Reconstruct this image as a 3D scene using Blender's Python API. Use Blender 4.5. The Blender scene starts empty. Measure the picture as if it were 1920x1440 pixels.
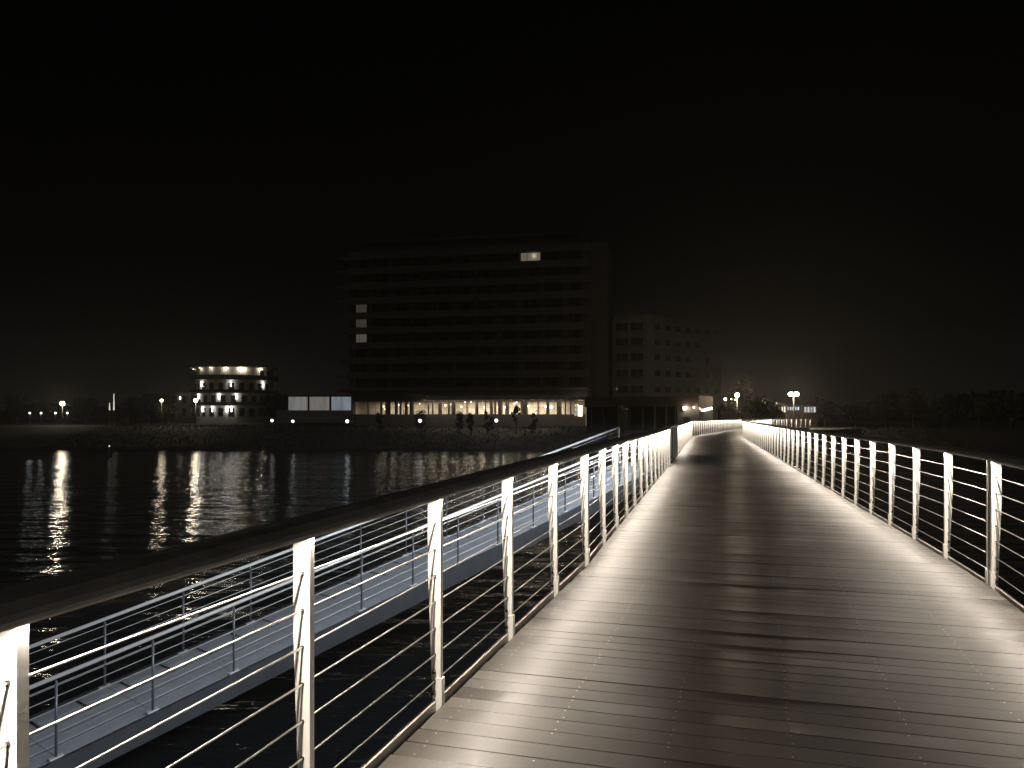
import bpy, bmesh, math, random
from mathutils import Vector, Matrix
random.seed(7)
sc = bpy.context.scene
COL = sc.collection
EYE = 5.7          # metres above the water
F = 1450.0 / 1920  # focal length / sensor width

# ------------------------------------------------------------------ camera
cam_d = bpy.data.cameras.new('camera')
cam = bpy.data.objects.new('camera', cam_d); COL.objects.link(cam)
cam_d.sensor_width = 36; cam_d.lens = 36 * F
cam_d.shift_y = 57 / 1920
cam_d.clip_start = .05; cam_d.clip_end = 5000
cam.location = (0, 0, EYE); cam.rotation_euler = (math.radians(90), 0, 0)
sc.camera = cam

# ------------------------------------------------------------------ night sky
w = bpy.data.worlds.new('World'); sc.world = w; w.use_nodes = True
nt = w.node_tree; nt.nodes.clear()
tc = nt.nodes.new('ShaderNodeTexCoord'); sx = nt.nodes.new('ShaderNodeSeparateXYZ')
rp = nt.nodes.new('ShaderNodeValToRGB'); bg = nt.nodes.new('ShaderNodeBackground')
ou = nt.nodes.new('ShaderNodeOutputWorld')
nt.links.new(tc.outputs['Generated'], sx.inputs[0]); nt.links.new(sx.outputs['Z'], rp.inputs[0])
e = rp.color_ramp.elements
e[0].position = 0; e[0].color = (.0075, .0067, .0059, 1)
e[1].position = 1; e[1].color = (.0002, .0002, .0002, 1)
for p, v in ((.05, .0042), (.11, .0016), (.2, .0004), (.4, .0002)):
    k = rp.color_ramp.elements.new(p); k.color = (v, v*.93, v*.88, 1)
nt.links.new(rp.outputs[0], bg.inputs[0]); bg.inputs[1].default_value = 1
nt.links.new(bg.outputs[0], ou.inputs[0])
# dim fill light added high behind the camera, lifts the dark bank
sd = bpy.data.lights.new('fill_sun', 'SUN'); sd.energy = .08; sd.angle = math.radians(12); sd.color = (1, .93, .85)
so = bpy.data.objects.new('fill_sun', sd); COL.objects.link(so); so.rotation_euler = (math.radians(30), 0, math.radians(-12))

vs = sc.view_settings
vs.view_transform = 'Standard'; vs.look = 'None'; vs.gamma = 1; vs.exposure = 0; vs.use_curve_mapping = False

# ------------------------------------------------------------------ lamps' strengths
LED_W = 9.5; LED_COL = (1, .885, .745)
SPOT_W = 15.5; OUT_W = 33; OUT_COL = (.86, .92, 1)

# ------------------------------------------------------------------ helpers
def P(px, py, d):
    """world point seen at photo pixel px,py at distance d ahead"""
    return Vector(((px-960)/1450*d, d, EYE-(py-777)/1450*d))

def mat(name, col, rough=.6, metal=0, noise=0, scale=4, bump=0, bscale=30, emit=None, estr=0, spec=.5, coords='Object'):
    m = bpy.data.materials.new(name); m.use_nodes = True
    n = m.node_tree.nodes; l = m.node_tree.links; b = n['Principled BSDF']
    b.inputs['Base Color'].default_value = (*col, 1); b.inputs['Roughness'].default_value = rough
    b.inputs['Metallic'].default_value = metal; b.inputs['Specular IOR Level'].default_value = spec
    t = n.new('ShaderNodeTexCoord')
    if noise:
        z = n.new('ShaderNodeTexNoise'); z.inputs['Scale'].default_value = scale; z.inputs['Detail'].default_value = 5
        l.new(t.outputs[coords], z.inputs['Vector'])
        r = n.new('ShaderNodeValToRGB')
        r.color_ramp.elements[0].position = .3; r.color_ramp.elements[1].position = .7
        r.color_ramp.elements[0].color = (*[c*(1-noise) for c in col], 1)
        r.color_ramp.elements[1].color = (*[min(1, c*(1+noise)) for c in col], 1)
        l.new(z.outputs['Fac'], r.inputs[0]); l.new(r.outputs[0], b.inputs['Base Color'])
    if bump:
        z = n.new('ShaderNodeTexNoise'); z.inputs['Scale'].default_value = bscale; z.inputs['Detail'].default_value = 4
        l.new(t.outputs[coords], z.inputs['Vector'])
        u = n.new('ShaderNodeBump'); u.inputs['Strength'].default_value = bump; u.inputs['Distance'].default_value = .02
        l.new(z.outputs['Fac'], u.inputs['Height']); l.new(u.outputs[0], b.inputs['Normal'])
    if emit:
        b.inputs['Emission Color'].default_value = (*emit, 1); b.inputs['Emission Strength'].default_value = estr
    return m

def emat(name, col, s):
    return mat(name, (.5, .5, .5), .5, emit=col, estr=s)

M = {}
M['blade'] = mat('white_powder_coat', (.86, .84, .80), .42, noise=.05, scale=9, bump=.03, bscale=60)
M['steel'] = mat('stainless_steel', (.55, .55, .55), .28, 1, noise=.1, scale=20)
M['satin'] = mat('satin_steel_tube', (.8, .8, .8), .38, .35)
M['tube'] = mat('polished_steel_tube', (.88, .88, .88), .3, .3)
M['gpost'] = mat('dark_steel_post', (.13, .14, .16), .4, .4)
M['cable'] = mat('cable_steel', (.6, .58, .55), .35, 1)
M['handrail'] = mat('handrail_timber', (.24, .23, .22), .6, noise=.25, scale=6, bump=.15, bscale=40)
M['bolt'] = mat('dark_bolt', (.06, .055, .05), .4, .6)
M['kick'] = mat('edge_bar_metal', (.45, .41, .36), .45, .4, noise=.15, scale=8)
M['alu'] = mat('painted_steel_gate', (.2, .22, .25), .5, .2, noise=.12, scale=5)
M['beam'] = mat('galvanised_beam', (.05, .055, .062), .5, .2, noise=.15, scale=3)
M['under'] = mat('dark_steel_girder', (.03, .03, .03), .6, .2, noise=.2)
M['facade'] = mat('render_facade', (.04, .037, .032), .8, noise=.12, scale=.4)
M['facade2'] = mat('pale_render_facade', (.1, .092, .08), .8, noise=.1, scale=.5)
M['slab'] = mat('concrete_slab', (.062, .057, .05), .75, noise=.12, scale=.8)
M['int'] = mat('interior_paint', (.55, .5, .43), .8, noise=.25, scale=.6)
M['glass'] = mat('dark_window_glass', (.01, .01, .012), .08, spec=.6)
M['frame'] = mat('window_frame_metal', (.12, .115, .11), .5)
M['roof'] = mat('roof_felt', (.05, .05, .05), .85, noise=.2)
M['wood'] = mat('weathered_pile_wood', (.24, .19, .14), .75, noise=.35, scale=8, bump=.4, bscale=25)
M['bark'] = mat('bark', (.06, .05, .04), .9, noise=.3, scale=5)
M['leaf'] = mat('dark_foliage', (.025, .03, .016), .7, noise=.4, scale=.6)
M['leafb'] = mat('brown_foliage', (.04, .034, .024), .75, noise=.4, scale=.6)
M['wall'] = mat('pale_wall_paint', (.26, .245, .22), .7, noise=.08, scale=1)
M['pole'] = mat('lamp_pole_paint', (.12, .12, .12), .5, .4)
M['cloth'] = mat('dark_upholstery', (.06, .05, .045), .8)
M['curtain'] = mat('cream_curtain', (.55, .48, .38), .85, noise=.2, scale=3)
M['pavers'] = mat('promenade_paving', (.16, .15, .13), .8, noise=.15, scale=1.5)

# deck boards: ribbed composite, worn patches
m = bpy.data.materials.new('ribbed_deck_board'); m.use_nodes = True; M['board'] = m
n = m.node_tree.nodes; l = m.node_tree.links; b = n['Principled BSDF']
t = n.new('ShaderNodeTexCoord'); oi = n.new('ShaderNodeObjectInfo'); gm = n.new('ShaderNodeNewGeometry')
z1 = n.new('ShaderNodeTexNoise'); z1.inputs['Scale'].default_value = .9; z1.inputs['Detail'].default_value = 4
l.new(gm.outputs['Position'], z1.inputs['Vector'])
z2 = n.new('ShaderNodeTexNoise'); z2.inputs['Scale'].default_value = 1; z2.inputs['Detail'].default_value = 6
mp = n.new('ShaderNodeMapping'); mp.inputs['Scale'].default_value = (2.2, 40, 1)
l.new(t.outputs['Object'], mp.inputs[0])
va = n.new('ShaderNodeVectorMath'); va.operation = 'ADD'
rv = n.new('ShaderNodeMath'); rv.operation = 'MULTIPLY'; rv.inputs[1].default_value = 57
l.new(oi.outputs['Random'], rv.inputs[0]); l.new(mp.outputs[0], va.inputs[0]); l.new(rv.outputs[0], va.inputs[1])
l.new(va.outputs[0], z2.inputs['Vector'])
mx = n.new('ShaderNodeMix'); mx.data_type = 'RGBA'
mx.inputs['A'].default_value = (.017, .014, .0115, 1); mx.inputs['B'].default_value = (.06, .051, .043, 1)
sm = n.new('ShaderNodeMath'); sm.operation = 'MULTIPLY'; l.new(z1.outputs['Fac'], sm.inputs[0]); l.new(z2.outputs['Fac'], sm.inputs[1])
ad = n.new('ShaderNodeMath'); ad.operation = 'MULTIPLY_ADD'; ad.inputs[1].default_value = .35
l.new(oi.outputs['Random'], ad.inputs[0]); l.new(sm.outputs[0], ad.inputs[2]); l.new(ad.outputs[0], mx.inputs['Factor'])
l.new(mx.outputs['Result'], b.inputs['Base Color'])
rr = n.new('ShaderNodeMapRange'); rr.inputs['From Min'].default_value = .3; rr.inputs['From Max'].default_value = .7
rr.inputs['To Min'].default_value = .27; rr.inputs['To Max'].default_value = .42
l.new(z1.outputs['Fac'], rr.inputs[0])
r2 = n.new('ShaderNodeMath'); r2.operation = 'MULTIPLY_ADD'; r2.inputs[1].default_value = .12
l.new(oi.outputs['Random'], r2.inputs[0]); l.new(rr.outputs[0], r2.inputs[2]); l.new(r2.outputs[0], b.inputs['Roughness'])
b.inputs['Anisotropic'].default_value = .6; b.inputs['Specular IOR Level'].default_value = .55
vt = n.new('ShaderNodeVectorTransform'); vt.vector_type = 'VECTOR'; vt.convert_from = 'OBJECT'; vt.convert_to = 'WORLD'; vt.inputs[0].default_value = (0, 1, 0)
l.new(vt.outputs[0], b.inputs['Tangent'])
wv = n.new('ShaderNodeTexWave'); wv.bands_direction = 'Y'; wv.inputs['Scale'].default_value = 38
l.new(t.outputs['Object'], wv.inputs['Vector'])
b1 = n.new('ShaderNodeBump'); b1.inputs['Strength'].default_value = .6; b1.inputs['Distance'].default_value = .0015
l.new(wv.outputs['Fac'], b1.inputs['Height'])
b2 = n.new('ShaderNodeBump'); b2.inputs['Strength'].default_value = .16; b2.inputs['Distance'].default_value = .004
l.new(z2.outputs['Fac'], b2.inputs['Height']); l.new(b1.outputs[0], b2.inputs['Normal']); l.new(b2.outputs[0], b.inputs['Normal'])

# gangway planks: ribbed blue-grey aluminium
m = mat('ribbed_gangway_plank', (.33, .355, .39), .55, .05, noise=.08, scale=3); M['plank'] = m
n = m.node_tree.nodes; l = m.node_tree.links
t = n.new('ShaderNodeTexCoord'); wv = n.new('ShaderNodeTexWave'); wv.bands_direction = 'X'; wv.inputs['Scale'].default_value = 16
l.new(t.outputs['Object'], wv.inputs['Vector']); b1 = n.new('ShaderNodeBump'); b1.inputs['Strength'].default_value = .5; b1.inputs['Distance'].default_value = .004
l.new(wv.outputs['Fac'], b1.inputs['Height']); l.new(b1.outputs[0], n['Principled BSDF'].inputs['Normal'])

# water
m = bpy.data.materials.new('night_water'); m.use_nodes = True; M['water'] = m
n = m.node_tree.nodes; l = m.node_tree.links; b = n['Principled BSDF']
b.inputs['Base Color'].default_value = (.006, .007, .008, 1); b.inputs['Roughness'].default_value = .07; b.inputs['IOR'].default_value = 1.33
t = n.new('ShaderNodeNewGeometry'); mp = n.new('ShaderNodeMapping'); mp.inputs['Scale'].default_value = (.55, 1.3, 1); mp.inputs['Rotation'].default_value = (0, 0, .12)
l.new(t.outputs['Position'], mp.inputs[0])
z1 = n.new('ShaderNodeTexNoise'); z1.inputs['Scale'].default_value = .42; z1.inputs['Detail'].default_value = 5; z1.inputs['Roughness'].default_value = .5
l.new(mp.outputs[0], z1.inputs['Vector'])
b1 = n.new('ShaderNodeBump'); b1.inputs['Strength'].default_value = 1; b1.inputs['Distance'].default_value = .24
l.new(z1.outputs['Fac'], b1.inputs['Height']); l.new(b1.outputs[0], b.inputs['Normal'])

class MB:
    """collects shapes for ONE mesh object"""
    def __init__(s): s.v = []; s.f = []
    def add(s, vs_, fs):
        k = len(s.v); s.v += [tuple(x) for x in vs_]; s.f += [tuple(i+k for i in f) for f in fs]; return s
    def box(s, x0, x1, y0, y1, z0, z1):
        return s.add([(x, y, z) for z in (z0, z1) for y in (y0, y1) for x in (x0, x1)],
                     [(0, 2, 3, 1), (4, 5, 7, 6), (0, 1, 5, 4), (2, 6, 7, 3), (0, 4, 6, 2), (1, 3, 7, 5)])
    def prism(s, poly, ext):
        """poly: list of 3D points (convex), ext: vector"""
        k = len(poly); e_ = Vector(ext); a = [Vector(p) for p in poly]
        return s.add(a + [p+e_ for p in a], [tuple(range(k))[::-1], tuple(range(k, 2*k))] + [(i, (i+1) % k, k+(i+1) % k, k+i) for i in range(k)])
    def tube(s, pts, r, n=8, cap=True, r2=None):
        pts = [Vector(p) for p in pts]; k0 = len(s.v); N = len(pts)
        for i, p in enumerate(pts):
            d = (pts[min(i+1, N-1)] - pts[max(i-1, 0)]).normalized()
            a = Vector((0, 0, 1)) if abs(d.z) < .9 else Vector((1, 0, 0))
            u = d.cross(a).normalized(); v = d.cross(u)
            rr_ = r if r2 is None else r + (r2-r)*i/max(1, N-1)
            s.v += [tuple(p + (u*math.cos(2*math.pi*j/n) + v*math.sin(2*math.pi*j/n))*rr_) for j in range(n)]
        for i in range(N-1):
            for j in range(n):
                a = k0+i*n+j; b_ = k0+i*n+(j+1) % n
                s.f.append((a, b_, b_+n, a+n))
        if cap:
            s.f.append(tuple(k0+j for j in range(n))[::-1]); s.f.append(tuple(k0+(N-1)*n+j for j in range(n)))
        return s
    def lathe(s, prof, c=(0, 0, 0), n=12, arc=None):
        k0 = len(s.v); N = len(prof)
        for r, z in prof:
            for j in range(n):
                a = 2*math.pi*j/n
                s.v.append((c[0]+r*math.cos(a), c[1]+r*math.sin(a), c[2]+z))
        for i in range(N-1):
            for j in range(n):
                a = k0+i*n+j; b_ = k0+i*n+(j+1) % n
                s.f.append((a, b_, b_+n, a+n))
        s.f.append(tuple(k0+j for j in range(n))[::-1]); s.f.append(tuple(k0+(N-1)*n+j for j in range(n)))
        return s
    def ball(s, c, r, n=10, sz=1):
        k = 6
        return s.lathe([(max(.001, r*math.sin(math.pi*i/k)), -r*sz*math.cos(math.pi*i/k)) for i in range(k+1)], c, n)
    def sweep(s, secs):
        """secs: list of equal-length closed cross sections (lists of points)"""
        k0 = len(s.v); n = len(secs[0])
        for q in secs: s.v += [tuple(p) for p in q]
        for i in range(len(secs)-1):
            for j in range(n):
                a = k0+i*n+j; b_ = k0+i*n+(j+1) % n
                s.f.append((a, b_, b_+n, a+n))
        s.f.append(tuple(k0+j for j in range(n))[::-1]); s.f.append(tuple(k0+(len(secs)-1)*n+j for j in range(n)))
        return s
    def mesh(s, name, m_, smooth=False):
        me = bpy.data.meshes.new(name); me.from_pydata(s.v, [], s.f)
        bm = bmesh.new(); bm.from_mesh(me); bmesh.ops.recalc_face_normals(bm, faces=bm.faces)
        bm.to_mesh(me); bm.free()
        if m_: me.materials.append(m_)
        if smooth:
            for p in me.polygons: p.use_smooth = True
        return me
    def build(s, name, m_, parent=None, smooth=False):
        return inst(name, s.mesh(name, m_, smooth), parent)

def inst(name, me, parent=None, mw=None):
    o = bpy.data.objects.new(name, me); COL.objects.link(o)
    if parent: o.parent = parent
    if mw is not None: o.matrix_local = mw
    return o

def tag(o, label=None, cat=None, group=None, kind=None):
    for k_, v_ in (('label', label), ('category', cat), ('group', group), ('kind', kind)):
        if v_: o[k_] = v_
    return o

def empty(name, loc, label, cat, rz=0, group=None):
    o = bpy.data.objects.new(name, None); COL.objects.link(o); o.location = loc; o.rotation_euler = (0, 0, rz)
    o.empty_display_size = .3
    return tag(o, label, cat, group)

def copy_tree(o, parent=None):
    c = o.copy(); COL.objects.link(c)
    if parent: c.parent = parent
    for ch in o.children: copy_tree(ch, c)
    return c

def point(loc, W, col=(1, .82, .6), r=.12, parent=None):
    d = bpy.data.lights.new('lamp_light', 'POINT'); d.energy = W; d.color = col; d.shadow_soft_size = r
    o = bpy.data.objects.new('lamp_light', d); COL.objects.link(o); o.location = loc
    if parent: o.parent = parent
    return o

def area(loc, rot_m, sx_, sy_, W, col, parent=None, spread=math.pi):
    d = bpy.data.lights.new('strip_light', 'AREA'); d.shape = 'RECTANGLE'; d.size = sx_; d.size_y = sy_
    d.energy = W; d.color = col; d.spread = spread
    o = bpy.data.objects.new('strip_light', d); COL.objects.link(o)
    o.matrix_world = Matrix.Translation(loc) @ rot_m.to_4x4()
    return o

# ------------------------------------------------------------------ bridge geometry
PROF = [(-8, 3.95), (0, 4.08), (4.3, 4.137), (5.6, 4.158), (6.8, 4.175), (7.9, 4.188), (10.5, 4.187), (14.2, 4.163), (24.5, 4.125), (58, 4.06), (97, 3.93), (140, 3.86)]
def dz(y):
    if y <= PROF[0][0]: return PROF[0][1]
    for (a, za), (b_, zb) in zip(PROF, PROF[1:]):
        if y <= b_: return za + (zb-za)*(y-a)/(b_-a)
    return PROF[-1][1]
WID = 3.69
def joint(p, dirA, dirB):
    """right rail joint opposite to left rail joint p"""
    a = Vector(dirA).normalized(); b_ = Vector(dirB).normalized(); h = (a+b_).normalized()
    nrm = Vector((h.y, -h.x)); c = a.dot(h)
    return Vector(p) + nrm * WID / c
dA = (.314, 1); dB = (.2545, 1); dC = (.392, 1); dD = (1.1, 1)
LJ1 = Vector((.741, 7.9)); LJ2 = LJ1 + Vector((.2545, 1))*50.6; LJ3 = LJ2 + Vector((.392, 1))*39; LJ4 = LJ3 + Vector((1.1, 1))*7.2
LJ0 = LJ1 - Vector((.314, 1))*12.3
nA = Vector((1, -.314)).normalized(); nD = Vector((1, -1.1)).normalized()
RJ0 = LJ0 + nA*WID; RJ1 = joint(LJ1, dA, dB); RJ2 = joint(LJ2, dB, dC); RJ3 = joint(LJ3, dC, dD); RJ4 = LJ4 + nD*WID
Lp = [LJ0, LJ1, LJ2, LJ3, LJ4]; Rp = [RJ0, RJ1, RJ2, RJ3, RJ4]

# ---- deck: boards are parts of the bridge deck
deck = tag(bpy.data.objects.new('bridge_deck', None), 'ribbed brown timber boards of the footbridge deck', None, None, 'structure')
COL.objects.link(deck)
def board_mesh(L, W=.1435, T=.028):
    c = .0012; mb = MB()
    sec = lambda x: [(x, -W/2, -T), (x, W/2, -T), (x, W/2, -c), (x, W/2-c, 0), (x, -W/2+c, 0), (x, -W/2, -c)]
    return mb.sweep([sec(-L/2), sec(L/2)]).mesh('board', M['board'])
bme = board_mesh(WID-.10)
far = MB(); cnt = 0
scr = MB()
NEAR = 290
blist = []
for i in range(4):
    a0, a1, b0, b1 = Lp[i], Lp[i+1], Rp[i], Rp[i+1]
    L = ((a1-a0).length + (b1-b0).length)/2; nb = round(L/.15)
    for k in range(nb):
        t_ = (k+.5)/nb
        blist.append((a0.lerp(a1, t_), b0.lerp(b1, t_)))
for (a, b_) in blist:
    c = (a+b_)/2; d = (b_-a).normalized(); f = Vector((-d.y, d.x))
    z = dz(c.y); sl = (dz(c.y+.3)-dz(c.y-.3))/.6
    if c.y < -.2: continue
    X = Vector((d.x, d.y, 0)); Y = Vector((f.x, f.y, sl)).normalized(); Z = X.cross(Y)
    jz = random.uniform(-.002, .0012)
    mw = Matrix((X, Y, Z)).transposed().to_4x4(); mw.translation = Vector((c.x, c.y, z+jz))
    cnt += 1
    if cnt <= NEAR: 
        mw2 = mw @ Matrix.Rotation(random.uniform(-.0007, .0007), 4, 'Z') @ Matrix.Translation((random.uniform(-.004, .004), 0, 0))
        inst('board', bme, deck, mw2)
        if c.y < 14:
            for off in (-1.6, -1.05, -.49, .07, .63, 1.19, 1.75):
                o_ = off + .02
                for q in (-.045, .045):
                    if random.random() < .25: continue
                    u = off + random.uniform(-.008, .008) - .09
                    p = mw @ Vector((u, q+random.uniform(-.004, .004), .0))
                    r = .0045
                    scr.add([p+Vector((r*math.cos(2*math.pi*j/8), r*math.sin(2*math.pi*j/8), .0012)) for j in range(8)] +
                            [p+Vector((1.2*r*math.cos(2*math.pi*j/8), 1.2*r*math.sin(2*math.pi*j/8), -.002)) for j in range(8)],
                            [tuple(range(8))] + [(j, (j+1) % 8, 8+(j+1) % 8, 8+j) for j in range(8)])
    else:
        h = (WID-.10)/2
        vs_ = [mw @ Vector((x, y, zz)) for zz in (-.028, 0) for y in (-.072, .072) for x in (-h, h)]
        far.add(vs_, [(0, 2, 3, 1), (4, 5, 7, 6), (0, 1, 5, 4), (2, 6, 7, 3), (0, 4, 6, 2), (1, 3, 7, 5)])
tag(far.build('board_run', M['board'], deck), kind='stuff')
M['screw'] = mat('screw_steel', (.5, .46, .4), .35, .8)
tag(scr.build('screws', M['screw'], deck), kind='stuff')
# girder under the deck
g = MB(); secs = []
for i in range(5):
    secs.append((Lp[i], Rp[i]))
def rib(a, b_, z):
    d = (b_-a).normalized(); a2 = a+d*.12; b2 = b_-d*.12
    return [(a2.x, a2.y, z-.05), (b2.x, b2.y, z-.05), (b2.x, b2.y, z-.5), (a2.x, a2.y, z-.5)]
ss = []
for i in range(4):
    for k in range(24 if i == 1 else 8):
        t_ = k/(24 if i == 1 else 8)
        a = Lp[i].lerp(Lp[i+1], t_); b_ = Rp[i].lerp(Rp[i+1], t_); ss.append(rib(a, b_, dz((a.y+b_.y)/2)))
ss.append(rib(Lp[4], Rp[4], dz(Lp[4].y)))
g.sweep(ss).build('girder', M['under'], deck)
for yy in (-2, 14, 30, 46, 62, 78, 92):
    k = min(range(len(blist)), key=lambda q: abs(blist[q][0].y-yy))
    for s_, p_ in ((.35, blist[k][0]), (-.35, blist[k][1])):
        q = p_ + (blist[k][1]-blist[k][0]).normalized()*s_*1.5
        MB().tube([(q.x, q.y, -1), (q.x, q.y, dz(q.y)-.45)], .18, 12).build('pile', M['under'], deck, True)

# ---- railings
HT = 1.115
CH = [.97-.1425*k for k in range(7)]
# blade profile in (u = towards the walkway, z); plate thickness along the rail
def blade_mesh(side):
    mb = MB(); s = side
    poly = [(.034, .0), (.034, HT), (-.042, HT), (-.042, .74), (-.014, -.0)]
    mb.prism([(u*s, -.005, z) for u, z in poly], (0, .010, 0))
    # inner flange
    mb.box(min(.034*s, .038*s), max(.034*s, .038*s), -.016, .016, .13, HT)
    return mb.mesh('post', M['blade'])
def socket_mesh(side):
    mb = MB(); s = side
    a, b_ = sorted((.012*s, .047*s))
    mb.box(a, b_, -.022, -.0055, -.1, .135)
    mb.box(a, b_, .0055, .022, -.1, .135)
    mb.box(min(-.02*s, .047*s), max(-.02*s, .047*s), -.04, .04, -.13, -.101)
    return mb.mesh('base_bracket', M['blade'])
def bolts_mesh(side):
    mb = MB(); s = side
    mb.ball((-.002*s, -.014, 0), .012, 8)
    return mb.mesh('bolt', M['bolt'])
def grom_mesh(side):
    mb = MB(); s = side
    for z in CH:
        mb.tube([(0, -.010, z), (0, .010, z)], .0075, 8)
    return mb.mesh('cable_grommet', M['bolt'])
PM = {s: (blade_mesh(s), socket_mesh(s), bolts_mesh(s), grom_mesh(s)) for s in (1, -1)}

def railing(pts, side, label, lit=True, posts_from='end', spacing=1.295, near=True, double_end=None, outer=False, group=None, power=1, shift=None):
    """pts: two 2D ends. side: +1 left rail (walkway to +u)"""
    a, b_ = pts; L = (b_-a).length; f = (b_-a)/L; u = Vector((f.y, -f.x))*side  # towards walkway
    n_ = max(1, round(L/spacing)); st = L/n_
    e_ = empty('railing', (a.x, a.y, dz(a.y)), label, 'railing', group=group)
    inv = Matrix.Translation((-a.x, -a.y, -dz(a.y)))
    ang = math.atan2(f.y, f.x) - math.pi/2
    stations = [a+f*st*k for k in range(n_+1)]
    if shift: stations[shift[0]] = stations[shift[0]] + f*shift[1]
    def Q(p, uu, zz):
        q = p+u*uu; return Vector((q.x-a.x, q.y-a.y, dz(p.y)+zz-dz(a.y)))
    # handrail: flat timber with rounded top edges
    sec = [(.062, HT+.004), (.064, HT+.014), (.052, HT+.027), (.01, HT+.046), (-.05, HT+.052), (-.13, HT+.046), (-.168, HT+.03), (-.172, HT+.01), (-.165, HT+.004)]
    MB().sweep([[Q(p, x, z) for x, z in sec] for p in stations]).build('handrail', M['handrail'], e_)
    MB().sweep([[Q(p, x, z) for x, z in ((.022, HT-.006), (.05, HT-.006), (.05, HT+.0035), (.022, HT+.0035))] for p in stations]).build('light_channel', M['kick'], e_)
    for z in CH:
        MB().tube([Q(p, 0, z) for p in stations], .0042, 6).build('cable', M['cable'], e_, True)
    MB().sweep([[Q(p, x, z) for x, z in ((-.012, -.035), (.014, -.035), (.014, .012), (-.012, .012))] for p in stations]).build('edge_bar', M['kick'], e_)
    pl = [(p, 0) for p in stations]
    if double_end: 
        for k in double_end:
            k = k % len(pl); pl.append((stations[k] + f*(.07 if k == 0 else -.07), 1))
    for p, ex in pl:
        if p.y < -.5: continue
        mw = Matrix.Translation(Q(p, 0, 0)) @ Matrix.Rotation(ang, 4, 'Z')
        po = inst('post', PM[side][0], e_, mw)
        if p.y < 26:
            inst('base_bracket', PM[side][1], po); [inst('bolt', PM[side][2], po, Matrix.Translation((0, 0, z))) for z in (.05, .165)]; tag(inst('cable_grommet', PM[side][3], po), kind='stuff')
    if lit:
        for p, q in zip(stations, stations[1:]):
            mloc = (p+q)/2; 
            if mloc.y < -2.5: continue
            X = Vector((f.x, f.y, (dz(q.y)-dz(p.y))/st)).normalized()
            dn = (Vector((0, 0, -1)) + Vector((u.x, u.y, 0))*.2).normalized()
            Z = -dn; Y = Z.cross(X).normalized(); Z = X.cross(Y)
            rm = Matrix((X, Y, Z)).transposed()
            pos = Q(mloc, .036, HT-.012) + Vector((a.x, a.y, dz(a.y)))
            area(pos, rm, st-.02, .014, LED_W*power, LED_COL); area(pos-Vector((0, 0, .004)), rm, st-.02, .012, SPOT_W*power, LED_COL, spread=math.radians(92))
            if outer and mloc.y < 36:  # cool outward lamps, added to light the gangway
                dn = (Vector((0, 0, -1)) - Vector((u.x, u.y, 0))*1.75).normalized()
                Z = -dn; Y = Z.cross(X).normalized(); Z = X.cross(Y); rm = Matrix((X, Y, Z)).transposed()
                pos = Q(mloc, -.078, HT-.008) + Vector((a.x, a.y, dz(a.y)))
                area(pos, rm, st-.02, .012, OUT_W, OUT_COL, spread=math.radians(124))
    return e_
fB = Vector(dB).normalized()
GAP0 = LJ1 + Vector(dB)*16.6; GAP1 = LJ1 + Vector(dB)*22.5
railing((LJ0, LJ1), 1, 'nearest left railing of white blade posts beside the gangway', outer=True, spacing=1.293, power=.98, shift=(5, .06))
railing((LJ1+fB*.04, GAP0), 1, 'left railing between the joint post and the grey gate', outer=True)
railing((GAP1, LJ2-fB*.05), 1, 'left railing beyond the grey gate up to the bend', outer=True)
railing((LJ2+Vector(dC).normalized()*.05, LJ3), 1, 'distant left railing facing the camera after the bend')
railing((LJ3, LJ4), 1, 'farthest left railing where the bridge meets the shore')
railing((RJ0, RJ1-Vector(dA).normalized()*.07), -1, 'nearest right railing running out of the right edge', power=.86)
railing((RJ1+fB*.05, RJ2-fB*.05), -1, 'long right railing from the thick joint post to the bend')
railing((RJ2+Vector(dC).normalized()*.05, RJ3), -1, 'distant right railing after the bend')
railing((RJ3, RJ4), -1, 'farthest right railing by the shore')

# ---- grey gate in the gap (unlit)
u = Vector((fB.y, -fB.x))
ga = empty('gate', (GAP0.x, GAP0.y, dz(GAP0.y)), 'unlit grey metal gate in the gap of the left railing', 'gate')
ga.rotation_euler = (0, 0, math.atan2(fB.y, fB.x))
GL = (GAP1-GAP0).length
for x in (.12, 1.95, 3.9, GL-.12):
    MB().box(x-.05, x+.05, -.05, .05, -.15, 1.16).build('gate_post', M['alu'], ga)
MB().box(.05, GL-.05, -.07, .07, 1.163, 1.2).build('top_rail', M['handrail'], ga)
for x0, x1 in ((.18, 1.89), (2.01, 3.84), (3.96, GL-.18)):
    pn = MB().box(x0, x1, -.012, .012, .06, 1.1).build('gate_panel', M['alu'], ga)
    MB().box(x0, x1, -.022, .022, .03, .058).box(x0, x1, -.022, .022, 1.102, 1.14).build('panel_frame', M['steel'], pn)

# ---- gangway going down to the left
GT = Vector((5.1, 25, EYE-1.555)); gd = Vector((-.82, -1, -.237)); gl = gd.length; gd.normalize()
gh = Vector((gd.x, gd.y)).normalized()
side_v = Vector((gd.y, -gd.x, 0)).normalized()      # towards the far (outer) side
if side_v.x > 0: side_v = -side_v
GLEN = 21.6; GW = 1.82
Zg = side_v.cross(gd).normalized()
if Zg.z < 0: Zg = -Zg
Rm = Matrix((gd, side_v if gd.cross(side_v).dot(Zg) > 0 else -side_v, Zg)).transposed()
gw = bpy.data.objects.new('gangway', None); COL.objects.link(gw)
gw.matrix_world = Matrix.Translation(GT) @ Rm.to_4x4()
tag(gw, 'blue grey metal gangway sloping down to the left beside the bridge', 'gangway')
sg = 1 if (Rm.to_4x4() @ Vector((0, 1, 0))).dot(side_v) > 0 else -1   # local y sign of outer side
bay = 1.405
nb = int(GLEN/bay)
pw = (GW-.1)/5
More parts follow.
